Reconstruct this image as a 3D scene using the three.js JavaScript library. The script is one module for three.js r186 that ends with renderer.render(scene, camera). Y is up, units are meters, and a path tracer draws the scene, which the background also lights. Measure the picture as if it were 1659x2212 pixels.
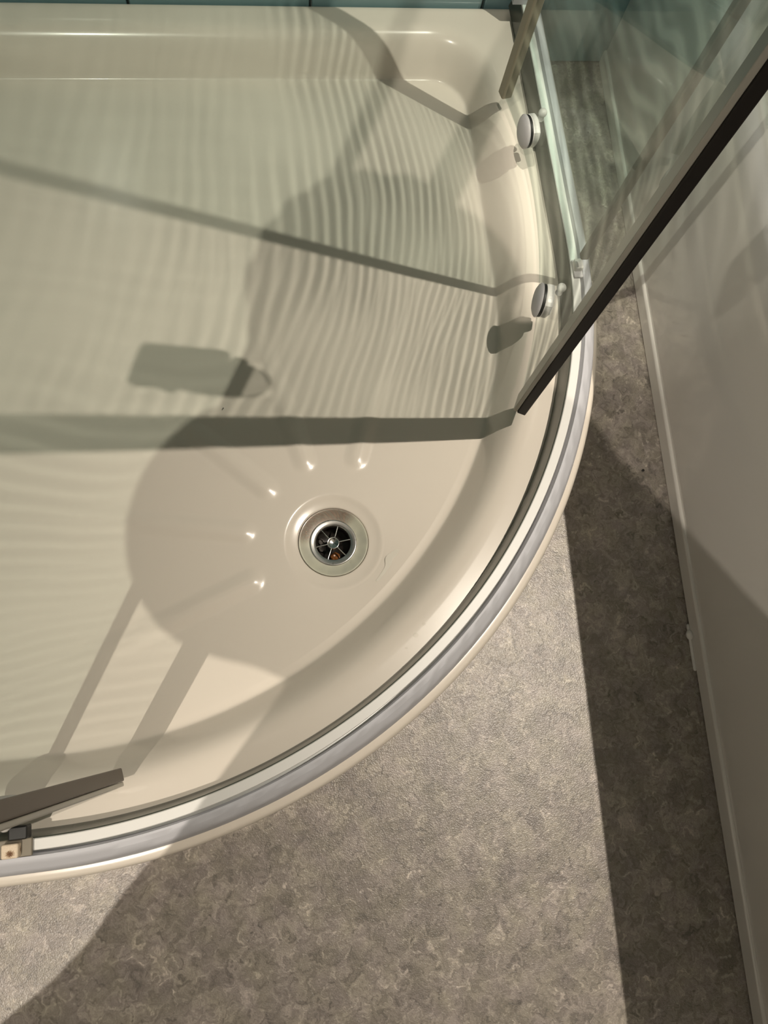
import * as THREE from 'three';
import { RoundedBoxGeometry } from 'three/addons/geometries/RoundedBoxGeometry.js';
import { mergeGeometries, toCreasedNormals, mergeVertices } from 'three/addons/utils/BufferGeometryUtils.js';
import { MarchingCubes } from 'three/addons/objects/MarchingCubes.js';
import { createNoise2D, createNoise3D } from 'simplex-noise';

// ---------------------------------------------------------------- camera, lamps, exposure
const scene = new THREE.Scene();
const renderer = new THREE.WebGLRenderer({ antialias: true });
renderer.toneMapping = THREE.LinearToneMapping;
renderer.toneMappingExposure = 0.74;
renderer.shadowMap.enabled = true;
scene.background = new THREE.Color(0x000000);

const camera = new THREE.PerspectiveCamera(67.33, 1659 / 2212, 0.01, 20);
{
  // phone held 0.77 m above the floor, looking almost straight down (16.5 degrees off plumb)
  const right = new THREE.Vector3(0.98834, 0.10949, 0.10588);
  const up = new THREE.Vector3(0.07407, 0.26208, -0.96220);
  const back = new THREE.Vector3().crossVectors(right, up).normalize();
  up.crossVectors(back, right).normalize();
  camera.matrixAutoUpdate = true;
  camera.position.set(0, 0.77, 0);
  camera.quaternion.setFromRotationMatrix(new THREE.Matrix4().makeBasis(right.normalize(), up, back));
  scene.add(camera);
}
const CEIL = 2.4;
const LAMPS = [   // [x, z, intensity, radius factor, cone, colour, label, what it is aimed at]
  [0.825, -0.242, 23, 0.3, 0.58, [1, 0.90, 0.77], 'ceiling downlight above the bath'],
  [-0.20, -0.245, 21, 0.3, 0.100, [1, 0.90, 0.77], 'added narrow spotlight in the shower, standing in for the bath downlight reflected by the glass', [0.46, 0, -0.53]],  // added helper: stands in for the bath downlight mirrored by the fixed glass
  [0.30, 1.42, 42, 0.6, 0.46, [1, 0.90, 0.77], 'ceiling downlight at the far end of the room behind the person'],  // added fill lamp without a known source, lifts the bounced light
  [-0.62, 0.80, 14, 0.3, 1.0, [1, 0.90, 0.77], 'ceiling downlight beyond the shower door, above the open floor'],
];

// ---------------------------------------------------------------- helpers
const rng = (s) => () => { s |= 0; s = s + 0x6D2B79F5 | 0; let t = Math.imul(s ^ s >>> 15, 1 | s); t = t + Math.imul(t ^ t >>> 7, 61 | t) ^ t; return ((t ^ t >>> 14) >>> 0) / 4294967296; };
const used = {};
function numbered(n) { used[n] = (used[n] ?? -1) + 1; return used[n] ? n + '_' + String(used[n]).padStart(3, '0') : n; }
function tag(o, label, category, group) { o.userData.label = label; o.userData.category = category; if (group) o.userData.group = group; return o; }
function thing(name, label, category, [x, y, z] = [0, 0, 0], turn = 0, group) {
  const o = new THREE.Group(); o.name = numbered(name); o.position.set(x, y, z); o.rotation.y = turn; scene.add(o);
  return tag(o, label, category, group);
}
function obj(name, geo, mat, parent = scene, label) {
  const m = new THREE.Mesh(geo, mat); m.name = parent === scene ? numbered(name) : name; m.castShadow = m.receiveShadow = true; parent.add(m);
  if (label) m.userData.label = label;
  return m;
}
function struct(name, geo, mat, parent = scene) { const m = obj(name, geo, mat, parent); if (parent === scene) m.userData.kind = 'structure'; return m; }
const box = (x0, x1, y0, y1, z0, z1) => new THREE.BoxGeometry(x1 - x0, y1 - y0, z1 - z0).translate((x0 + x1) / 2, (y0 + y1) / 2, (z0 + z1) / 2);
const rbox = (w, h, d, r, x = 0, y = 0, z = 0, seg = 2) => new RoundedBoxGeometry(w, h, d, seg, r).translate(x, y, z);
const clean = (g) => { const n = g.index ? g.toNonIndexed() : g; for (const k of Object.keys(n.attributes)) if (!['position', 'normal', 'uv'].includes(k)) n.deleteAttribute(k); return n; };
const merge = (list) => mergeGeometries(list.map(clean));
const clamp = THREE.MathUtils.clamp, sstep = THREE.MathUtils.smoothstep, lerp = THREE.MathUtils.lerp;
const mat = (color, rough = 0.5, extra = {}) => new THREE.MeshPhysicalMaterial({ color: new THREE.Color().setRGB(...color), roughness: rough, ...extra });
function grid(rows, closed, uvf) {          // rows of points -> smooth indexed surface
  const n = rows[0].length, pos = [], uv = [], idx = [];
  rows.forEach((r, i) => r.forEach((p, j) => { pos.push(...p); const q = uvf ? uvf(p, i, j) : [p[0], p[2]]; uv.push(q[0], q[1]); }));
  for (let i = 0; i + 1 < rows.length; i++) for (let j = 0; j < (closed ? n : n - 1); j++) {
    const a = i * n + j, b = i * n + (j + 1) % n, c = a + n, d = b + n;
    idx.push(a, c, b, b, c, d);
  }
  const g = new THREE.BufferGeometry();
  g.setAttribute('position', new THREE.Float32BufferAttribute(pos, 3)); g.setAttribute('uv', new THREE.Float32BufferAttribute(uv, 2)); g.setIndex(idx);
  g.computeVertexNormals();
  return g;
}
function dataTex(w, h, f, srgb, repeat = true) {
  const d = new Uint8Array(w * h * 4);
  for (let y = 0, o = 0; y < h; y++) for (let x = 0; x < w; x++, o += 4) { const c = f(x, y); d[o] = clamp(c[0], 0, 255); d[o + 1] = clamp(c[1], 0, 255); d[o + 2] = clamp(c[2], 0, 255); d[o + 3] = 255; }
  const t = new THREE.DataTexture(d, w, h, THREE.RGBAFormat); t.magFilter = THREE.LinearFilter; t.minFilter = THREE.LinearFilter;
  if (repeat) t.wrapS = t.wrapT = THREE.RepeatWrapping;
  if (srgb) t.colorSpace = THREE.SRGBColorSpace;
  t.needsUpdate = true; return t;
}
const N2 = createNoise2D(rng(11)), N2b = createNoise2D(rng(12)), N2c = createNoise2D(rng(13)), N3 = createNoise3D(rng(14));

// ---------------------------------------------------------------- materials
const M = {};
M.acrylic = mat([0.72, 0.658, 0.575], 0.22, { specularIntensity: 0.75, clearcoat: 0.3, clearcoatRoughness: 0.1 });
M.bath = mat([0.70, 0.675, 0.63], 0.1, { clearcoat: 1, clearcoatRoughness: 0.03, ior: 1.6 });
M.silver = mat([0.52, 0.525, 0.56], 0.55, { metalness: 0.1, specularIntensity: 0.6 });
M.track = mat([0.76, 0.755, 0.73], 0.4);
M.alu = mat([0.50, 0.51, 0.49], 0.3, { metalness: 0.7 });
M.shadedFace = mat([0.105, 0.112, 0.092], 0.22);  // shade and dark reflections of the rail's inner face, put into colour
M.white = mat([0.72, 0.71, 0.68], 0.35);
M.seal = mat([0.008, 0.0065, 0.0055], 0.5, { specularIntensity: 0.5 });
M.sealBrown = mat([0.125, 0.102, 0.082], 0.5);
M.sealClear = mat([0.50, 0.48, 0.42], 0.35, { transmission: 0.5 });
M.sealTan = mat([0.36, 0.32, 0.24], 0.45);
M.sealGrey = mat([0.27, 0.265, 0.225], 0.4);
M.silicone = mat([0.70, 0.66, 0.58], 0.35);
M.rollerGrey = mat([0.47, 0.46, 0.47], 0.4);
M.black = mat([0.012, 0.012, 0.011], 0.5);
M.chrome = mat([0.62, 0.62, 0.60], 0.16, { metalness: 1 });
M.paint = mat([0.82, 0.80, 0.75], 0.8);
M.ceiling = mat([0.88, 0.87, 0.85], 0.9);
M.grout = mat([0.30, 0.34, 0.33], 0.8);
M.water = mat([0.96, 0.96, 0.95], 0.0, { transmission: 1, thickness: 0, ior: 1.33 });

// toughened glass: caustic light bands of the roller distortion, painted into the pane colour
const causticBands = (soft) => dataTex(512, 2048, (x, y) => {
  const u = x / 512, v = y / 1024;       // one metre along the pane, two metres up it; tileable in u
  const cu = Math.cos(u * 6.2832), su = Math.sin(u * 6.2832), n = (k, m, q) => N3(cu * k, su * k, v * m + q);
  const warp = 1.0 * n(0.40, 1.6, 3) + 0.22 * n(1.0, 3.6, 9) + 0.06 * n(2.6, 9, 31);
  const ph = v * 33 + warp * 1.3, ph2 = v * 41 + Math.sin(u * 6.2832) * 2.2 + warp * 2.4 + 0.4;
  const a = Math.pow(0.5 + 0.5 * Math.cos(6.2832 * ph), 2.4), b = Math.pow(0.5 + 0.5 * Math.cos(6.2832 * ph2), 3);
  const high = 1 - 0.6 * sstep(v, 0.65, 1.1), amp = clamp(0.7 + 0.6 * n(0.8, 2.2, 50), 0.15, 1.1) * high, amp2 = clamp(0.45 + 0.7 * n(1.1, 2.6, 80), 0, 1) * high;
  const t = clamp(1.0 - 0.56 * (1 - a) * amp - 0.36 * (1 - b) * amp2 + 0.05 * n(2.5, 7, 20) + 0.10 * (amp + amp2), 0.3, 1);
  const k = v > 1.95 ? 255 : 255 * lerp(t, 1, soft);      // the top strip is clear: the inner face, free of painted bands, uses it
  return [k, k, k];
}, false);
const causticTex = causticBands(0), causticSoft = causticBands(0.6);
causticTex.repeat.set(1, 0.5); causticSoft.repeat.set(1, 0.5);
const glassBase = { roughness: 0.0, transmission: 1, thickness: 0, ior: 1.5, specularIntensity: 0.42 };
M.glassPlain = new THREE.MeshPhysicalMaterial({ color: new THREE.Color().setRGB(0.94, 0.985, 0.97), ...glassBase });
M.glass = new THREE.MeshPhysicalMaterial({ color: new THREE.Color().setRGB(0.975, 1.0, 0.99), map: causticTex, ...glassBase });
M.glassSoft = M.glass.clone(); M.glassSoft.map = causticSoft;

// marbled vinyl
const floorTex = (() => {
  const S = 2048, m = 0.9;   // metres
  const fb = (x, y, f) => 0.55 * N2(x * f, y * f) + 0.3 * N2b(x * f * 2.1, y * f * 2.1) + 0.15 * N2c(x * f * 4.3, y * f * 4.3);
  const R = rng(77), cell = 0.011, nc = Math.ceil(m / cell), spots = new Map();
  const fleck = (ix, iy) => { const k = ix + ',' + iy; if (!spots.has(k)) { const q = []; for (let i = 0; i < 2; i++) q.push([ix * cell + R() * cell, iy * cell + R() * cell, R() * 6.283, 0.0012 + 0.0042 * R() * R(), (R() - 0.5) * 260, R() < 0.5 ? -1 : 1, 0.25 + 0.75 * R(), 0.0005 + 0.0009 * R()]); spots.set(k, q); } return spots.get(k); };
  for (let a = 0; a < nc; a++) for (let b = 0; b < nc; b++) fleck(a, b);
  const h = new Float32Array(S * S);
  const col = dataTex(S, S, (px, py) => {
    const x = px / S * m, y = py / S * m;
    const wx = x + 0.006 * N2(x * 60, y * 60) + 0.002 * N2b(x * 190, y * 190), wy = y + 0.006 * N2(x * 60 + 40, y * 60) + 0.002 * N2c(x * 190, y * 190);
    let t = 0.13 * fb(wx, wy, 20) + 0.08 * N2b(wx * 70, wy * 70) + 0.055 * N2c(wx * 190, wy * 190) + 0.035 * N2(x * 560, y * 560);
    const vein = 1 - Math.abs(N2c(wx * 70 + 9, wy * 70)); t -= 0.07 * sstep(vein, 0.84, 1) ;
    const vein2 = 1 - Math.abs(N2(wx * 52 + 19, wy * 52 + 7)); t += 0.06 * sstep(vein2, 0.86, 1);
    const ix = Math.floor(x / cell), iy = Math.floor(y / cell);
    for (let a = ix - 1; a <= ix + 1; a++) for (let b = iy - 1; b <= iy + 1; b++) {
      if (a < 0 || b < 0 || a >= nc || b >= nc) continue;
      for (const [cx, cy, an, len, curve, sign, str, wd] of spots.get(a + ',' + b)) {
        const dx = wx - cx, dy = wy - cy, c = Math.cos(an), s = Math.sin(an), l = dx * c + dy * s;
        if (Math.abs(l) > len * 1.4) continue;
        const w = Math.abs(-dx * s + dy * c - curve * l * l * 0.25);
        if (w < wd * 2) t += sign * str * 0.17 * (1 - sstep(w, wd * 0.6, wd * 2)) * (1 - sstep(Math.abs(l), len * 0.8, len * 1.4));
      }
    }
    h[py * S + px] = t;
    const k = Math.exp(1.15 * t), warm = 0.5 + 0.5 * N2(x * 33 + 5, y * 33);
    return [168 * k, (159 + 2 * warm) * k, (148 + 5 * (1 - warm)) * k];
  }, true);
  const bump = dataTex(1024, 1024, (x, y) => { const u = x / 1024 * 0.35, v = y / 1024 * 0.35; const t = 0.5 + 0.22 * N2(u * 520, v * 520) + 0.2 * N2b(u * 900, v * 900) + 0.1 * N2c(u * 240, v * 240); return [255 * t, 255 * t, 255 * t]; }, false);
  return { col, bump, m };
})();
floorTex.col.repeat.set(1 / floorTex.m, 1 / floorTex.m); floorTex.col.offset.set(0.55, 0.45);
floorTex.bump.repeat.set(1 / 0.35, 1 / 0.35);
M.vinyl = new THREE.MeshPhysicalMaterial({ color: new THREE.Color().setRGB(0.745, 0.735, 0.735), map: floorTex.col, roughness: 0.35, bumpMap: floorTex.bump, bumpScale: 0.00032 });

// ---------------------------------------------------------------- room shell
const XL = -1.35, XR = 1.20, ZB = -0.785, ZF = 1.75, T = 0.1;
{
  const f = box(XL - T, XR + T, -T, 0, ZB - T, ZF + T);
  const p = f.attributes.position, uv = f.attributes.uv; for (let i = 0; i < p.count; i++) uv.setXY(i, p.getX(i), p.getZ(i));
  struct('floor', f, M.vinyl);
  struct('ceiling', box(XL - T, XR + T, CEIL, CEIL + T, ZB - T, ZF + T), M.ceiling);
  struct('wall_right', box(XR, XR + T, 0, CEIL, ZB - T, ZF + T), M.paint);
  struct('wall_left', box(XL - T, XL, 0, CEIL, ZB - T, ZF + T), M.paint);
  struct('wall_front', box(XL, XR, 0, CEIL, ZF, ZF + T), M.paint);
  const wb = struct('wall_back', box(XL, XR, 0, CEIL, ZB - T, ZB), M.grout);
  const wp = struct('wall_partition', box(-0.525 - T, -0.525 - 0.008, 0, CEIL, ZB, 0.14), M.grout);
  // aqua wall tiles with open joints, three tones
  const tones = [[0.185, 0.30, 0.325], [0.20, 0.315, 0.34], [0.175, 0.29, 0.315]].map((c) => mat(c, 0.12, { clearcoat: 0.3 }));
  const g1 = rbox(0.197, 0.147, 0.007, 0.0015, 0, 0, 0, 1), g2 = rbox(0.007, 0.147, 0.197, 0.0015, 0, 0, 0, 1), R = rng(5);
  for (let iy = 0; iy < 16; iy++) {
    for (let ix = 0; ix < 8; ix++) { const t = obj('tile', g1, tones[Math.floor(R() * 3)], wb); t.position.set(-0.424 + ix * 0.2, 0.0755 + iy * 0.15, ZB + 0.0035); }
    for (let iz = 0; iz < 4; iz++) { const t = obj('tile', g2, tones[Math.floor(R() * 3)], wp); t.position.set(-0.5285, 0.0755 + iy * 0.15, ZB + 0.11 + iz * 0.2); }
  }
}

// ---------------------------------------------------------------- shower tray
const C = [-0.2027, -0.4491], R0 = 0.551, X0 = -0.525, Z0 = -0.778;
const D = [0.0495, -0.1675];     // waste
const corner = (a, b, r) => (a > -r && b > -r ? Math.hypot(a + r, b + r) - r : Math.max(a, b));
function quad(x, z, R, x0, z0, r) {
  const qx = x - C[0], qz = z - C[1];
  const curve = qx > 0 && qz > 0 ? Math.hypot(qx, qz) - R : Math.max(qx, qz) - R;
  const left = x0 - x, rear = z0 - z;
  let d = corner(curve, rear, r); d = corner(d, left, r);
  return d;
}
const sdOuter = (x, z) => quad(x, z, R0, X0, Z0, 0.012);
const sdInner = (x, z) => quad(x, z, R0 - 0.066, X0 + 0.034, Z0 + 0.031, 0.075);
{
  const NA = 960, dirs = [], rad = (sd, off) => dirs.map(([c, s]) => { let a = 0, b = 1.3; for (let i = 0; i < 36; i++) { const m = (a + b) / 2; if (sd(D[0] + c * m, D[1] + s * m) < -off) a = m; else b = m; } return (a + b) / 2; });
  for (let j = 0; j < NA; j++) { const t = -j / NA * Math.PI * 2; dirs.push([Math.cos(t), Math.sin(t)]); }
  const rows = [], ring = (rs, y) => rows.push(dirs.map(([c, s], j) => { const r = rs[j], x = D[0] + c * r, z = D[1] + s * r; return [x, typeof y === 'function' ? y(x, z, j, r) : y, z]; }));
  const spline = (pts, n) => { const c = new THREE.CatmullRomCurve3(pts.map((p) => new THREE.Vector3(p[0], p[1], 0)), false, 'centripetal'); return c.getPoints(n).map((p) => [p.x, p.y]); };
  for (const [s, y] of [[0.005, 0], [0.0045, 0.055], [0.001, 0.060]]) ring(rad(sdOuter, s), y);
  for (const [s, y] of spline([[0.0003, 0.064], [0, 0.070], [0.0008, 0.0755], [0.0035, 0.0793], [0.008, 0.0803], [0.013, 0.0803]], 16)) ring(rad(sdOuter, s), y);
  for (const [s, y] of spline([[-0.012, 0.0800], [-0.004, 0.0794], [0.003, 0.0774], [0.009, 0.0732], [0.014, 0.0672], [0.0185, 0.0598], [0.0225, 0.0520], [0.0262, 0.0445], [0.0288, 0.0392], [0.0304, 0.0370], [0.0322, 0.0360], [0.0350, 0.0356], [0.040, 0.0355]], 44)) ring(rad(sdInner, s), y);
  // ribs that radiate from the waste
  const px = [[-0.0125, -0.2265], [-0.0045 + 0.032, -0.253], [0.0805, -0.252], [-0.0375, -0.1835], [-0.0325, -0.1345]];
  const ribs = px.map(([x, z]) => { const d = [x - D[0], z - D[1]], l = Math.hypot(...d); return [x, z, d[0] / l, d[1] / l]; });
  const relief = (x, z) => { let h = 0; for (const [ex, ez, dx, dz] of ribs) { const l = (x - ex) * dx + (z - ez) * dz, w = Math.abs(-(x - ex) * dz + (z - ez) * dx), d = l < 0 ? Math.hypot(l, w) : w; h += 0.0026 * (1 - sstep(d, 0.001, 0.0145)) * (1 - sstep(l, 0.03, 0.22)); } return h; };
  const edge = rad(sdInner, 0.040), base = (r, e) => lerp(0.0318, 0.0355, clamp((r - 0.05) / (e - 0.05), 0, 1));
  for (let k = 1; k <= 120; k++) { const t = k / 120; ring(edge.map((e) => lerp(e, 0.0515, Math.pow(t, 0.9))), (x, z, j, r) => base(r, edge[j]) + relief(x, z)); }
  for (const [r, y] of spline([[0.0505, 0.0318], [0.0480, 0.03165], [0.0455, 0.0309], [0.043, 0.0300], [0.040, 0.0292], [0.037, 0.0286], [0.0352, 0.0281], [0.0345, 0.0265]], 16)) ring(edge.map(() => r), y);
  ring(edge.map(() => 0.0345), 0.004);
  const tray = obj('shower_tray', grid(rows, true), M.acrylic);
  tag(tray, 'ivory quadrant shower tray with curved front, raised ribs round the waste', 'shower tray');
}

// sweep a profile (s = distance in from the tray's outer edge, y) along the quadrant front
function frontPath(s, n = 96, rear = Z0, left = X0) {
  const r = R0 - s, p = [];
  p.push([C[0] + r, rear]); for (let i = 1; i < 6; i++) p.push([C[0] + r, lerp(rear, C[1], i / 6)]);
  for (let i = 0; i <= n; i++) { const t = i / n * Math.PI / 2; p.push([C[0] + r * Math.cos(t), C[1] + r * Math.sin(t)]); }
  for (let i = 1; i <= 6; i++) p.push([lerp(C[0], left, i / 6), C[1] + r]);
  return p;
}
function sweep(profile, crease = 0.7) {
  const rows = [...profile, profile[0]].map(([s, y]) => frontPath(s).map(([x, z]) => [x, y, z]));
  let g = grid(rows, false, (p, i, j) => [j * 0.01, i * 0.01]);
  // ends
  const caps = [0, rows[0].length - 1].map((k) => { const sh = new THREE.ShapeGeometry(new THREE.Shape(profile.map(([s, y]) => new THREE.Vector2(s, y)))), q = sh.attributes.position; for (let i = 0; i < q.count; i++) { const s = q.getX(i), y = q.getY(i), e = frontPath(s)[k]; q.setXYZ(i, e[0], y, e[1]); } if (k) { const ix = sh.index.array; for (let i = 0; i < ix.length; i += 3) { const a = ix[i]; ix[i] = ix[i + 1]; ix[i + 1] = a; } } return sh; });
  g = merge([g, ...caps]);
  return toCreasedNormals(g, crease);
}
{
  const bead = []; for (let i = 0; i < 10; i++) { const t = i / 9 * Math.PI; bead.push([0.001 - 0.0045 * Math.sin(t), 0.004 - 0.004 * Math.cos(t)]); }
  const b = obj('silicone_bead', sweep(bead), M.silicone);
  tag(b, 'thin line of silicone sealant where the shower tray meets the vinyl floor', 'sealant');
}

// ---------------------------------------------------------------- enclosure frame
const RAIL_Y = 0.0803, TOP = 1.93;
const enclosure = thing('shower_enclosure', 'white and silver quadrant shower frame with fixed glass side panels, on the tray rim', 'shower enclosure');
{
  const y = RAIL_Y;
  const outer = [[0.0095, y], [0.0094, y + 0.004], [0.0102, y + 0.010], [0.0122, y + 0.0165], [0.0152, y + 0.0215], [0.0190, y + 0.0248], [0.0228, y + 0.0262], [0.0246, y + 0.0261], [0.0251, y + 0.0252], [0.0251, y]];
  const track = [[0.0283, y], [0.0283, y + 0.0258], [0.0289, y + 0.0267], [0.0365, y + 0.0267], [0.0371, y + 0.0260], [0.0372, y]];
  const floorG = [[0.0251, y], [0.0251, y + 0.005], [0.0283, y + 0.005], [0.0283, y]];
  const shadedFace = [[0.0372, y], [0.0372, y + 0.0245], [0.0380, y + 0.0240], [0.0392, y + 0.0150], [0.0400, y + 0.0060], [0.0412, y + 0.0025], [0.0415, y + 0.0010], [0.0415, y]];
  obj('bottom_rail', sweep(outer), M.silver, enclosure, 'curved satin silver bottom rail');
  obj('inner_track', sweep(track), M.track, enclosure, 'white flat-topped inner track of the bottom rail');
  obj('track_groove', sweep(floorG), M.alu, enclosure);
  obj('shaded_inner_face', sweep(shadedFace), M.shadedFace, enclosure, 'dark grey-green strip for the shaded inner face of the rail, shade put into its colour');  // added strip over the track's inner face, its shade put into the colour
  const up = (p) => p.map(([s, yy]) => [s, TOP + (yy - y)]);
  obj('top_rail', merge([sweep(up(outer)), sweep(up(track))]), M.silver, enclosure);
}
function plate(pts, th, y0, y1, ny = 1) {       // closed plate of thickness th along a plan curve (pts on its middle line)
  const n = pts.length, nor = pts.map((p, i) => { const a = pts[Math.max(i - 1, 0)], b = pts[Math.min(i + 1, n - 1)], l = Math.hypot(b[0] - a[0], b[1] - a[1]); return [(b[1] - a[1]) / l, -(b[0] - a[0]) / l]; });
  const len = [0]; for (let i = 1; i < n; i++) len.push(len[i - 1] + Math.hypot(pts[i][0] - pts[i - 1][0], pts[i][1] - pts[i - 1][1]));
  const side = (k, y) => pts.map((p, i) => [p[0] + nor[i][0] * k, y, p[1] + nor[i][1] * k]);
  const h = th / 2, uv = (p, i, j) => [len[j], p[1]], flat = () => [0.5, 1.975];
  const gs = [grid([side(h, y0), side(h, y1)], false, uv), grid([side(-h, y1), side(-h, y0)], false, flat), grid([side(h, y1), side(-h, y1)], false, flat), grid([side(-h, y0), side(h, y0)], false, flat)];
  for (const [i, f] of [[0, 1], [n - 1, -1]]) { const a = side(h, 0)[i], b = side(-h, 0)[i], e = [[a[0], y0, a[2]], [b[0], y0, b[2]]], t = [[a[0], y1, a[2]], [b[0], y1, b[2]]]; gs.push(grid(f > 0 ? [t, e] : [e, t], false, flat)); }
  return merge(gs);
}
{
  const g0 = RAIL_Y + 0.0268, g1 = TOP, xr = C[0] + R0 - 0.0345, zf = C[1] + R0 - 0.0345;
  const zE = -0.411, xE = -0.243;
  // right hand panel along the straight part of the rail, its free edge at zE
  obj('fixed_panel', plate([[xr, Z0 + 0.02], [xr, zE - 0.004]], 0.005, g0, g1), M.glassPlain, enclosure, 'clear fixed glass panel on the bath side');
  obj('edge_strip', rbox(0.0085, g1 - g0 - 0.024, 0.008, 0.002, xr, (g0 + 0.024 + g1) / 2, zE), M.sealGrey, enclosure, 'greyish edge strip on fixed glass');
  obj('wall_profile', box(xr - 0.014, xr + 0.014, g0, g1, Z0, Z0 + 0.028), M.silver, enclosure);
  obj('fixed_panel', plate([[xE - 0.004, zf], [X0 + 0.02, zf]], 0.005, g0, g1), M.glassPlain, enclosure, 'clear fixed glass panel on the tiled side');
  obj('edge_strip', rbox(0.008, g1 - g0, 0.0115, 0.002, xE, (g0 + g1) / 2, zf), M.sealGrey, enclosure);
  obj('wall_profile', box(X0, X0 + 0.028, g0, g1, zf - 0.014, zf + 0.014), M.silver, enclosure);
}

// ---------------------------------------------------------------- sliding doors
function roller(door, c, r, a, y, inset) {
  const t = new THREE.Group(), out = inset ? 0.004 : 0; t.name = 'roller'; door.add(t);
  t.position.set(c[0] + r * Math.cos(a), y, c[1] + r * Math.sin(a)); t.rotation.y = -a;   // local +x points out of the shower
  const disc = new THREE.LatheGeometry([[0, -0.0052], [0.006, -0.0049], [0.0115, -0.0038], [0.0150, -0.0020], [0.0166, -0.0004], [0.0164, 0.0010], [0.0145, 0.0016], [0, 0.0016]].map((p) => new THREE.Vector2(...p)), 40).rotateZ(-Math.PI / 2).translate(-0.0085 + inset, 0.006, 0);
  obj('roller_disc', disc, M.rollerGrey, t, 'grey domed roller cap');
  obj('gasket', new THREE.CylinderGeometry(0.0158, 0.0158, 0.0024, 36).rotateZ(Math.PI / 2).translate(-0.0056 + inset, 0.006, 0), M.black, t);
  const sh = new THREE.Shape(); sh.moveTo(-0.011, 0.015); sh.quadraticCurveTo(0, 0.021, 0.011, 0.015); sh.quadraticCurveTo(0.015, 0.006, 0.010, -0.005); sh.quadraticCurveTo(0, -0.011, -0.010, -0.005); sh.quadraticCurveTo(-0.015, 0.006, -0.011, 0.015);
  const body = new THREE.ExtrudeGeometry(sh, { depth: inset ? 0.011 : 0.005, bevelEnabled: true, bevelSize: 0.0015, bevelThickness: 0.0015, bevelSegments: 2, curveSegments: 8 }).rotateY(Math.PI / 2).translate(-0.003, 0.001, 0);
  const foot = rbox(0.008, 0.007, 0.012, 0.0025, 0.004, -0.007, 0);
  obj('roller_body', merge([body, foot]), M.white, t, 'white plastic roller housing');
  obj('release_knob', merge([new THREE.SphereGeometry(0.0045, 20, 14).translate(0.0085 + out, 0.0225, -0.007), new THREE.CylinderGeometry(0.0028, 0.0035, 0.008, 16).translate(0.0085 + out, 0.0175, -0.007)]), M.white, t);
  return t;
}
function sealBar(shape, y0, y1) { return new THREE.ExtrudeGeometry(shape, { depth: y1 - y0, bevelEnabled: false, curveSegments: 6 }).rotateX(Math.PI / 2).translate(0, y1, 0); }
function rect(x0, x1, z0, z1, r) { const s = new THREE.Shape(); s.moveTo(x0 + r, z0); s.lineTo(x1 - r, z0); s.quadraticCurveTo(x1, z0, x1, z0 + r); s.lineTo(x1, z1 - r); s.quadraticCurveTo(x1, z1, x1 - r, z1); s.lineTo(x0 + r, z1); s.quadraticCurveTo(x0, z1, x0, z1 - r); s.lineTo(x0, z0 + r); s.quadraticCurveTo(x0, z0, x0 + r, z0); return s; }
function makeDoor(label, c, r, lead, trail, darkOutside, rollers) {
  const t = thing('shower_door', label, 'shower door'), y0 = 0.1000, y1 = 1.915, n = 28, dir = Math.sign(trail - lead);
  const a0 = lead + dir * 0.010 / r, pts = []; for (let i = 0; i <= n; i++) { const a = lerp(a0, trail, i / n); pts.push([c[0] + r * Math.cos(a), c[1] + r * Math.sin(a)]); }
  obj('glass_pane', plate(pts, 0.006, y0, y1), darkOutside ? M.glass : M.glassSoft, t, 'curved clear glass pane');
  const put = (g, a) => g.rotateY(-a).translate(c[0] + r * Math.cos(a), 0, c[1] + r * Math.sin(a));
  // local x: outwards, local z (plan y of the shape): along the door; positive towards the free edge when turned by dir
  const d = darkOutside ? [-0.0005, 0.0080] : [-0.0085, 0.0020], cl = darkOutside ? [-0.0048, -0.0006] : [0.0022, 0.0058];
  const sg = (s) => (dir < 0 ? s : -s);
  const span = (a, b) => [Math.min(sg(a), sg(b)), Math.max(sg(a), sg(b))];
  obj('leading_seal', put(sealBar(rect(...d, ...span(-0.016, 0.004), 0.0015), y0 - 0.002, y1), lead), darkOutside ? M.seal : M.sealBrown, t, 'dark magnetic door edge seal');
  obj('seal_carrier', put(sealBar(rect(...cl, ...span(-0.016, 0.003), 0.001), y0 - 0.002, y1), lead), M.sealClear, t, 'pale plastic seal carrier');
  obj('trailing_seal', put(sealBar(rect(-0.006, 0.006, ...span(-0.003, 0.009).map((v) => -v).sort((p, q) => p - q), 0.002), y0 - 0.002, y1), trail), M.sealTan, t, 'tan edge seal');
  for (const [a, y] of rollers) roller(t, c, r, a, y, darkOutside ? 0 : 0.005);
  // bow handle near the free edge
  const ha = lead + dir * 0.050 / r, h = new THREE.Group(); h.name = 'handle'; t.add(h); h.position.set(c[0] + r * Math.cos(ha), 0.885, c[1] + r * Math.sin(ha)); h.rotation.y = -ha;
  const bow = new THREE.CatmullRomCurve3([[0.004, -0.050, 0], [0.016, -0.048, 0], [0.024, -0.038, 0], [0.027, 0, 0], [0.024, 0.038, 0], [0.016, 0.048, 0], [0.004, 0.050, 0]].map((p) => new THREE.Vector3(...p)));
  obj('handle_bar', merge([new THREE.TubeGeometry(bow, 40, 0.0105, 14, false), ...[-0.050, 0.050].map((y) => new THREE.CylinderGeometry(0.014, 0.014, 0.006, 20).rotateZ(Math.PI / 2).translate(0.006, y, 0))]), M.chrome, h);
  obj('back_plate', rbox(0.012, 0.125, 0.030, 0.004, -0.010, 0, 0), M.chrome, h);
  return t;
}
makeDoor('open curved glass sliding door at the bath side, with near-black edge seal running diagonally', [-0.2798, -0.5133], 0.570, 0.4445, -0.2135, true, [[-0.092, 0.118], [0.258, 0.118]]);
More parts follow.
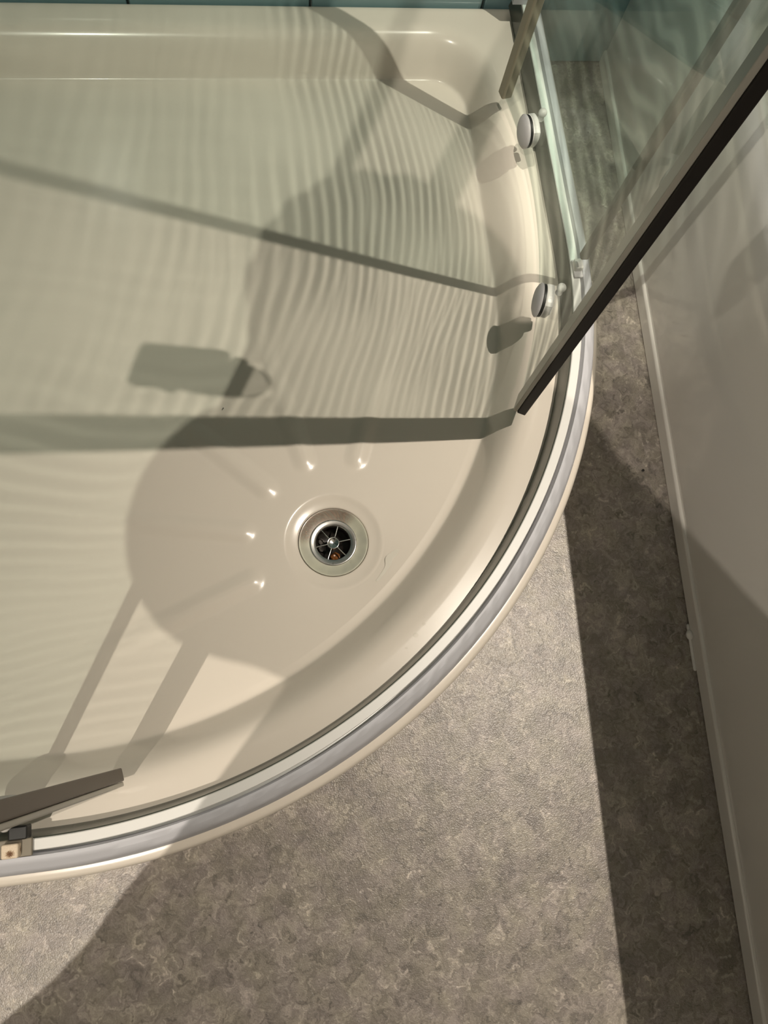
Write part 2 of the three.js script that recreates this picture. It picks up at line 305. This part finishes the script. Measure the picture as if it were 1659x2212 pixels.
makeDoor('open curved glass sliding door at lower left, with brown-grey edge seal', [-0.2530, -0.5300], 0.570, 1.379, 2.03, false, [[1.528, 0.104], [1.9, 0.104]]);

// stops on the track
{
  const xr = C[0] + R0 - 0.0328, zf = C[1] + R0 - 0.0335, y = RAIL_Y + 0.0268;
  const s1 = thing('door_stop', 'small white door stop block on the rail at the end of the bath-side glass panel', 'door stop', [xr, y, -0.414]);
  obj('stop_block', rbox(0.0085, 0.009, 0.0115, 0.0015, 0, 0.0045, 0), M.white, s1);
  obj('stop_base', rbox(0.0095, 0.003, 0.020, 0.001, 0, 0.0015, 0.002), M.rollerGrey, s1);
  const stain = dataTex(64, 64, (x, y) => { const d = Math.hypot(x - 34, y - 20) + 6 * N2(x * 0.15, y * 0.15), k = 1 - sstep(d, 4, 20), n = 0.12 * N2b(x * 0.1, y * 0.1); return [226 - 130 * k + 40 * n, 208 - 150 * k + 40 * n, 184 - 160 * k + 40 * n]; }, true, false);
  const s2 = thing('door_stop', 'off-white door stop block with brown rust stain, on the rail beside the lower left door', 'door stop', [-0.2205, y, zf + 0.0015]);
  obj('stop_block', rbox(0.0125, 0.011, 0.0105, 0.0015, 0, 0.0055, 0.001), new THREE.MeshPhysicalMaterial({ map: stain, roughness: 0.6 }), s2);
  obj('stop_base', rbox(0.024, 0.004, 0.013, 0.001, 0.002, 0.0022, 0), mat([0.25, 0.22, 0.17], 0.6), s2);
  obj('rubber_buffer', rbox(0.014, 0.012, 0.010, 0.0015, 0.006, 0.0065, -0.0115), M.black, s2, 'black rubber buffer');
}

// ---------------------------------------------------------------- waste
{
  const dr = thing('shower_drain', 'round shower waste with six-spoke chrome grate in the tray floor', 'drain', [D[0], 0.0283, D[1]]);
  const grime = dataTex(256, 64, (x, y) => {
    const a = x / 256 * 6.2832, v = y / 64, n = N2(Math.cos(a) * 2.2, Math.sin(a) * 2.2 + v), f = N2b(Math.cos(a) * 9, Math.sin(a) * 9 + v * 6), g = N2c(Math.cos(a) * 24, Math.sin(a) * 24 + v * 12);
    // brown scum sits on the side away from the tray front
    const side = sstep(-Math.cos(a - 0.35), 0.25, 0.75), k = clamp(side * (0.75 + 0.4 * f + 0.2 * g), 0, 1), e = 0.5 * sstep(v + 0.12 * f, 0.93, 1.03);
    const b = [190 + 8 * n, 189 + 8 * n, 172 + 6 * n], s = [112 + 44 * f + 34 * g, 96 + 40 * f + 32 * g, 84 + 36 * f + 28 * g];
    return b.map((c, i) => lerp(lerp(c, s[i], k), 90 - 12 * i, e));
  }, true);
  const M1 = new THREE.MeshPhysicalMaterial({ map: grime, roughness: 0.4, metalness: 0.1, clearcoat: 0.3, clearcoatRoughness: 0.15 });
  const lathe = (p, n = 72) => new THREE.LatheGeometry(p.map((q) => new THREE.Vector2(...q)), n);
  obj('flange', lathe([[0.0225, -0.0040], [0.0240, -0.0036], [0.0262, -0.0030], [0.0292, -0.0018], [0.0320, -0.0002], [0.0336, 0.0004], [0.0343, 0.0002], [0.0344, -0.0015]]), M1, dr, 'pale scummed waste flange');
  const M2 = mat([0.55, 0.54, 0.52], 0.2, { metalness: 0.9 });
  obj('grate_ring', lathe([[0.0174, -0.0120], [0.0172, -0.0042], [0.0178, -0.0034], [0.0196, -0.0030], [0.0222, -0.0026], [0.0233, -0.0028], [0.0236, -0.0042]]), M2, dr, 'chrome inner ring');
  for (let i = 0; i < 6; i++) { const s = obj('spoke', rbox(0.0125, 0.0024, 0.0012, 0.0005, 0.0117, -0.0052, 0), M.chrome, dr); s.rotation.y = 0.13 + i * Math.PI / 3 + (i % 2 ? 0.04 : 0); }
  obj('hub', lathe([[0.0062, -0.0075], [0.0062, -0.0042], [0.0056, -0.0037], [0.0048, -0.0042], [0.0034, -0.0050], [0, -0.0054]], 36), M.chrome, dr);
  const pipe = lathe([[0, -0.0240], [0.0174, -0.0240], [0.0175, -0.012], [0.0175, -0.0062]]);
  obj('waste_pipe', pipe, mat([0.012, 0.009, 0.007], 0.35), dr, 'black inside of the pipe');
  const R = rng(3);
  const lump = (x, z, r, c) => { const g = new THREE.IcosahedronGeometry(r, 2), p = g.attributes.position; for (let i = 0; i < p.count; i++) { const k = 1 + 0.25 * N2(p.getX(i) * 300 + x * 900, p.getZ(i) * 300 + p.getY(i) * 500); p.setXYZ(i, p.getX(i) * k, p.getY(i) * 0.6 * k, p.getZ(i) * k); } g.computeVertexNormals(); obj('dirt_lump', g.translate(x, -0.021, z), mat(c, 0.3), dr); };
  lump(0.002, 0.011, 0.0045, [0.20, 0.075, 0.02]); lump(-0.010, 0.0005, 0.0038, [0.10, 0.09, 0.08]); lump(-0.0105, -0.006, 0.0028, [0.12, 0.11, 0.10]);
  // beads of water on ring and tray
  const bead = (sx) => new THREE.SphereGeometry(0.0011 * sx, 14, 8).scale(1, 0.55, 1);
  const beads = [[0.0222, -0.0095, 1.2, 'clear water droplet at the upper right of the chrome waste ring'], [0.0226, -0.0010, 1.0, 'clear water droplet at the right-hand end of a grate spoke on the waste ring'], [0.0165, 0.0130, 1.7, 'largest clear water droplet, at the lower right of the chrome waste ring'], [0.0155, 0.0205, 1.3, 'clear water droplet on the pale waste flange, below right of the grate'], [-0.0020, 0.0212, 1.0, 'clear water droplet at the bottom of the chrome waste ring'], [-0.0030, -0.0222, 1.0, 'clear water droplet at the top of the chrome waste ring'], [-0.0080, -0.0290, 1.2, 'clear water droplet on the brown scum at the top of the waste flange']];
  beads.forEach(([x, z, k, label]) => { const r = Math.hypot(x, z), y = r < 0.0236 ? 0.0283 - 0.0027 : lerp(0.0283 - 0.0036, 0.0283, clamp((r - 0.0236) / 0.0095, 0, 1)); const b = obj('water_droplet', bead(k), M.water); b.position.set(D[0] + x, y, D[1] + z); tag(b, label, 'droplet'); });
}
// wet spots on the tray rim
[[0.1121, -0.064, 0.0026, 'water droplet on the tray rim beside the curved rail, largest of the three'], [0.1209, -0.0732, 0.0018, 'small round water droplet on the tray rim, farthest from the wet patch'], [0.1024, -0.0534, 0.0012, 'tiny water droplet on the tray rim, nearest the lower left']].forEach(([x, z, r, label]) => {
  const g = new THREE.SphereGeometry(r, 20, 12).scale(1, 0.35, 0.85), b = obj('water_droplet', g, M.water); b.position.set(x, 0.0800, z); tag(b, label, 'droplet');
});

{
  // a drying water smear beside the waste
  const pts = [[0.0866, -0.1242], [0.0918, -0.1302], [0.0974, -0.1381], [0.0986, -0.1462], [0.1051, -0.1513], [0.1118, -0.1535], [0.1132, -0.1497], [0.1062, -0.1447], [0.1030, -0.1375], [0.0963, -0.1298], [0.0902, -0.1239]];
  const sh = new THREE.Shape(new THREE.SplineCurve([...pts, pts[0]].map(([x, z]) => new THREE.Vector2(x, z))).getPoints(60));
  const g = new THREE.ExtrudeGeometry(sh, { depth: 0.002, bevelEnabled: false }).rotateX(Math.PI / 2).translate(0, 0.0338, 0);
  tag(obj('water_smear', g, mat([0.60, 0.565, 0.485], 0.2)), 'dull grey water smear on the tray floor, right of the waste', 'smear');
}

// ---------------------------------------------------------------- bath
{
  const bath = thing('bathtub', 'white glossy bathtub with plain side panel along the right of the floor', 'bathtub', [0.449, 0, -0.778], -0.047);
  const L = 1.68, W = 0.70, H = 0.508;
  obj('side_panel', rbox(0.016, H - 0.045, L, 0.003, 0.010, 0.018 + (H - 0.045) / 2, L / 2), M.bath, bath, 'plain glossy white side panel');
  obj('plinth', rbox(0.016, 0.0215, L, 0.003, 0.0068, 0.0112, L / 2), M.bath, bath, 'low white plinth strip under the panel');
  // tub: rounded-rectangle loops
  const c = [W / 2, L / 2], sd = (x, z, r, o) => { const qx = Math.abs(x - c[0]) - (W / 2 - o) + r, qz = Math.abs(z - c[1]) - (L / 2 - o) + r; return Math.hypot(Math.max(qx, 0), Math.max(qz, 0)) + Math.min(Math.max(qx, qz), 0) - r; };
  const n = 160, loop = (o, r, y) => { const p = []; for (let j = 0; j < n; j++) { const t = -j / n * Math.PI * 2, dx = Math.cos(t) * 0.42, dz = Math.sin(t); let a = 0, b = 2; for (let i = 0; i < 30; i++) { const m = (a + b) / 2; if (sd(c[0] + dx * m, c[1] + dz * m, r, o) < 0) a = m; else b = m; } p.push([c[0] + dx * a, y, c[1] + dz * a]); } return p; };
  const prof = [[-0.004, 0.02, H - 0.035], [-0.010, 0.02, H - 0.032], [-0.012, 0.02, H - 0.016], [-0.010, 0.02, H - 0.006], [-0.002, 0.022, H - 0.001], [0.012, 0.03, H], [0.05, 0.10, H - 0.001], [0.062, 0.11, H - 0.006], [0.070, 0.12, H - 0.02], [0.085, 0.14, H - 0.15], [0.11, 0.15, H - 0.33], [0.135, 0.15, H - 0.39], [0.18, 0.12, H - 0.405], [0.27, 0.06, H - 0.408], [0.335, 0.01, H - 0.409]];
  obj('tub', toCreasedNormals(grid(prof.map(([o, r, y]) => loop(o, r, y)), true), 0.9), M.bath, bath, 'white bath tub with rolled rim');
  const sg = new THREE.CylinderGeometry(0.0024, 0.0024, 1.0, 8).rotateX(Math.PI / 2);
  const beadG = (z0, len, r) => new THREE.CapsuleGeometry(r, len, 4, 10).rotateX(Math.PI / 2).translate(-0.0015, r * 0.6, z0 + len / 2);
  obj('sealant_drip', merge([beadG(0.725, 0.045, 0.0018), new THREE.SphereGeometry(0.0052, 16, 10).scale(0.7, 0.8, 1).translate(-0.003, 0.004, 0.735)]), M.white, bath, 'blob of white sealant at the foot of the panel');
}

// ---------------------------------------------------------------- crumbs
const crumb = (x, y, z, r, sx, turn, label) => { const g = new THREE.IcosahedronGeometry(r, 1).scale(sx, 0.6, 1).rotateY(turn), o = obj('dirt_speck', g, M.black); o.position.set(x, y + r * 0.45, z); tag(o, label, 'speck'); };
crumb(0.3985, 0, -0.2265, 0.0014, 1.3, 0.3, 'black crumb on the floor close to the bath panel');
crumb(0.4155, 0, -0.671, 0.0012, 0.6, -0.3, 'dark speck on the floor behind the glass, near the back wall');
crumb(-0.0495, 0.0352, -0.3125, 0.0010, 0.5, -0.2, 'black hair-like speck on the tray floor');


// ---------------------------------------------------------------- the person taking the photograph, bent over the tray behind the lens
const V = (x, y, z) => new THREE.Vector3(x, y, z);
function march(lo, hi, cell, sdf) {
  const c = lo.clone().add(hi).multiplyScalar(0.5), half = Math.max(hi.x - lo.x, hi.y - lo.y, hi.z - lo.z) / 2 + cell * 2, res = Math.ceil(2 * half / cell), mc = new MarchingCubes(res, M.white, false, false, 260000), p = V();
  mc.isolation = 0;
  for (let k = 0; k < res; k++) for (let j = 0; j < res; j++) for (let i = 0; i < res; i++) {
    p.set(c.x + (i - res / 2) / (res / 2) * half, c.y + (j - res / 2) / (res / 2) * half, c.z + (k - res / 2) / (res / 2) * half);
    mc.field[i + j * res + k * res * res] = p.x < lo.x || p.y < lo.y || p.z < lo.z || p.x > hi.x || p.y > hi.y || p.z > hi.z ? -0.05 : -sdf(p);
  }
  mc.update();
  const n = mc.count, g = new THREE.BufferGeometry(), pos = new Float32Array(n * 3), q = mc.positionArray;
  for (let i = 0; i < n; i++) { pos[i * 3] = q[i * 3] * half + c.x; pos[i * 3 + 1] = q[i * 3 + 1] * half + c.y; pos[i * 3 + 2] = q[i * 3 + 2] * half + c.z; }
  g.setAttribute('position', new THREE.BufferAttribute(pos, 3));
  const m = mergeVertices(g, 1e-5); m.computeVertexNormals(); return m;
}
const smin = (a, b, k) => { const h = Math.max(k - Math.abs(a - b), 0) / k; return Math.min(a, b) - h * h * k * 0.25; };
const bone = (a, b, ra, rb) => { const d = b.clone().sub(a), l2 = d.lengthSq(); return (p) => { const x = p.x - a.x, y = p.y - a.y, z = p.z - a.z, t = clamp((x * d.x + y * d.y + z * d.z) / l2, 0, 1); return Math.hypot(x - d.x * t, y - d.y * t, z - d.z * t) - lerp(ra, rb, t); }; };
const join = (list, k) => (p) => { let v = 1; for (const f of list) v = smin(v, f(p), k); return v; };
const chain = (pts) => pts.slice(1).map((b, i) => bone(V(...pts[i].slice(0, 3)), V(...b.slice(0, 3)), pts[i][3], b[3]));
{
  const t = thing('person', 'person kneeling in a dark jumper and jeans, holding a phone in the left hand', 'person');
  const skin = mat([0.52, 0.33, 0.24], 0.5), cloth = mat([0.06, 0.065, 0.08], 0.9), jeans = mat([0.05, 0.07, 0.12], 0.9), hairM = mat([0.05, 0.032, 0.02], 0.6), shoe = mat([0.08, 0.07, 0.065], 0.6);
  const HC = V(-0.205, 1.09, 0.145), F = V(0.185, -0.28, -0.07).normalize(), U = V(-0.09, 0.075, -0.065); U.addScaledVector(F, -U.dot(F)).normalize(); const S = V().crossVectors(F, U);
  const loc = (p) => { const d = p.clone().sub(HC); return [d.dot(S), d.dot(U), d.dot(F)]; }, at = (s, u, f) => HC.clone().addScaledVector(S, s).addScaledVector(U, u).addScaledVector(F, f);
  const ell = (c, r) => (p) => { const [s, u, f] = loc(p), a = (s - c[0]) / r[0], b = (u - c[1]) / r[1], e = (f - c[2]) / r[2], k = Math.hypot(a, b, e); return (k - 1) * Math.min(...r); };
  const neckB = [-0.118, 0.99, 0.20];
  const head = join([ell([0, 0.012, -0.008], [0.066, 0.074, 0.080]), ell([0, -0.042, 0.030], [0.052, 0.060, 0.050]), bone(at(0, 0.005, 0.072), at(0, -0.026, 0.092), 0.007, 0.011), bone(at(-0.011, -0.027, 0.080), at(0.011, -0.027, 0.080), 0.008, 0.008), bone(at(-0.018, -0.053, 0.073), at(0.018, -0.053, 0.073), 0.006, 0.006), bone(at(-0.031, 0.022, 0.062), at(0.031, 0.022, 0.062), 0.010, 0.010),
    ell([0.067, -0.005, -0.01], [0.009, 0.027, 0.016]), ell([-0.067, -0.005, -0.01], [0.009, 0.027, 0.016]), bone(at(0, -0.045, -0.015), V(...neckB), 0.047, 0.054)], 0.018);
  const hg = march(V(-0.35, 0.90, 0.02), V(-0.03, 1.22, 0.29), 0.0045, head);
  const handL = [], handR = [];
  for (let i = 0; i < 4; i++) {
    const len = [0.92, 1, 0.95, 0.78][i], z = 0.018 + 0.021 * i;
    handL.push(...chain([[-0.106, 0.785, 0.135, 0.020], [-0.094, 0.778, z + 0.012, 0.0115], [-0.083, 0.763, z, 0.0095], [-0.083 + 0.030 * len, 0.7545, z - 0.003, 0.0085], [-0.083 + 0.052 * len, 0.7575, z - 0.007, 0.0072]]));
    const w = 0.028 + 0.021 * i;
    handR.push(...chain([[0.098, 0.430, 0.505, 0.021], [w + 0.012, 0.385, 0.494, 0.0120], [w, 0.352, 0.497, 0.0098], [w - 0.004, 0.352 - 0.032 * len, 0.506, 0.0088], [w - 0.006, 0.352 - 0.058 * len, 0.516, 0.0074]]));
  }
  handL.push(...chain([[-0.104, 0.790, 0.128, 0.017], [-0.096, 0.800, 0.105, 0.0135], [-0.080, 0.802, 0.078, 0.0105], [-0.058, 0.7985, 0.058, 0.0085]]));
  handR.push(...chain([[0.085, 0.425, 0.505, 0.018], [0.040, 0.412, 0.488, 0.0135], [0.012, 0.392, 0.490, 0.0105], [-0.006, 0.372, 0.500, 0.0085]]));
  const hl = march(V(-0.17, 0.735, -0.005), V(-0.02, 0.83, 0.185), 0.003, join(handL, 0.008)), hr = march(V(-0.025, 0.27, 0.45), V(0.13, 0.46, 0.55), 0.003, join(handR, 0.008));
  const foreL = bone(V(-0.105, 0.70, 0.33), V(-0.106, 0.785, 0.135), 0.038, 0.025), foreR = bone(V(0.20, 0.64, 0.43), V(0.098, 0.430, 0.505), 0.040, 0.026);
  const arms = march(V(-0.36, 0.38, 0.10), V(0.27, 0.84, 0.56), 0.008, (p) => Math.min(foreL(p), foreR(p)));
  obj('body', merge([hg, hl, hr, arms]), skin, t);
  for (const s of [-1, 1]) { const e = obj('eye', new THREE.SphereGeometry(0.0115, 18, 12), mat([0.7, 0.68, 0.64], 0.2), t); e.position.copy(at(s * 0.028, 0.004, 0.0635)); obj('iris', new THREE.SphereGeometry(0.0055, 14, 10), M.black, e).position.copy(F.clone().multiplyScalar(0.0072)); }
  const hair = march(V(-0.35, 0.90, 0.02), V(-0.03, 1.22, 0.29), 0.005, (p) => { const [s, u, f] = loc(p); const cap = ell([0, 0.014, -0.014], [0.0715, 0.080, 0.084])(p), cut = Math.max(f - 0.045 + 0.5 * Math.max(0, 0.045 - u), -u - 0.055); return Math.max(cap + 0.0015 * Math.sin(s * 300) , cut); });
  obj('hair', hair, hairM, t);
  const torso = join([...chain([[-0.267, 0.98, 0.211, 0.066], [-0.12, 0.88, 0.225, 0.053], [-0.235, 0.66, 0.365, 0.068], [-0.30, 0.55, 0.435, 0.088], [-0.22, 0.50, 0.57, 0.110]]), ...chain([[-0.04, 0.88, 0.30, 0.095], [-0.05, 0.72, 0.37, 0.105], [-0.09, 0.50, 0.57, 0.122]]), ...chain([[0.045, 0.90, 0.35, 0.064], [0.04, 0.72, 0.38, 0.098], [0.01, 0.50, 0.58, 0.108]]), bone(V(-0.16, 0.62, 0.42), V(-0.02, 0.62, 0.44), 0.095, 0.095),
    ...chain([[-0.267, 0.98, 0.211, 0.066], [-0.185, 0.975, 0.21, 0.063], [...neckB, 0.056], [0.045, 0.90, 0.35, 0.064]]), ...chain([[-0.262, 0.97, 0.215, 0.055], [-0.15, 0.86, 0.25, 0.046], [-0.105, 0.70, 0.33, 0.043], [-0.1055, 0.724, 0.276, 0.040]]), ...chain([[0.045, 0.90, 0.35, 0.062], [0.20, 0.64, 0.43, 0.047], [0.172, 0.583, 0.451, 0.042]])], 0.022);
  obj('jumper', march(V(-0.40, 0.36, 0.12), V(0.27, 1.06, 0.74), 0.010, torso), cloth, t, 'dark knitted jumper');
  const legs = join([...chain([[-0.21, 0.50, 0.60, 0.110], [-0.20, 0.085, 0.54, 0.068], [-0.20, 0.065, 0.95, 0.048]]), ...chain([[0.0, 0.50, 0.60, 0.110], [0.05, 0.085, 0.54, 0.068], [0.05, 0.065, 0.95, 0.048]]), bone(V(-0.17, 0.51, 0.60), V(-0.01, 0.51, 0.60), 0.112, 0.112)], 0.03);
  obj('jeans', march(V(-0.33, 0.005, 0.44), V(0.15, 0.64, 1.02), 0.011, legs), jeans, t, 'blue jeans');
  for (const x of [-0.20, 0.05]) obj('shoe', march(V(x - 0.07, 0, 0.90), V(x + 0.07, 0.20, 1.14), 0.007, join([bone(V(x, 0.085, 1.0), V(x, 0.042, 1.08), 0.042, 0.038), bone(V(x, 0.14, 1.02), V(x, 0.075, 1.05), 0.040, 0.040)], 0.03)), shoe, t);
  // the phone: its lens is where the picture is taken from
  const ph = thing('phone', 'slim dark phone held flat in one hand, screen upwards', 'phone');
  ph.quaternion.copy(camera.quaternion);
  const off = V(-0.028, -0.062, 0.0105).applyQuaternion(camera.quaternion); ph.position.copy(camera.position).add(off);
  obj('case', rbox(0.074, 0.150, 0.0078, 0.0035), mat([0.03, 0.03, 0.033], 0.4), ph);
  obj('screen', rbox(0.068, 0.143, 0.0012, 0.0005, 0, 0, 0.0037), mat([0.01, 0.01, 0.012], 0.08), ph);
}

// ---------------------------------------------------------------- downlights, inferred and added
LAMPS.forEach(([x, z, I, rad, cone, colr, label, aim]) => {
  const d = thing('downlight_or_added_lamp', label, 'downlight', [x, CEIL, z]);
  obj('bezel', new THREE.LatheGeometry([[0.030, -0.002], [0.031, -0.006], [0.040, -0.0055], [0.044, -0.003], [0.045, 0]].map((p) => new THREE.Vector2(...p)), 40), M.white, d);
  obj('lamp_face', new THREE.CylinderGeometry(0.029, 0.029, 0.003, 36).translate(0, -0.0015, 0), new THREE.MeshStandardMaterial({ color: 0x222222, emissive: new THREE.Color().setRGB(...colr), emissiveIntensity: 6 }), d);
  const l = new THREE.SpotLight(new THREE.Color().setRGB(...colr), I, 0, cone, 1.0, 2);
  l.name = 'downlight_lamp'; l.position.set(x, CEIL - 0.035, z); l.target.position.set(...(aim ?? [x, 0, z])); l.castShadow = true; l.shadow.radius = rad; l.shadow.mapSize.set(2048, 2048); scene.add(l, l.target);
});

renderer.render(scene, camera);
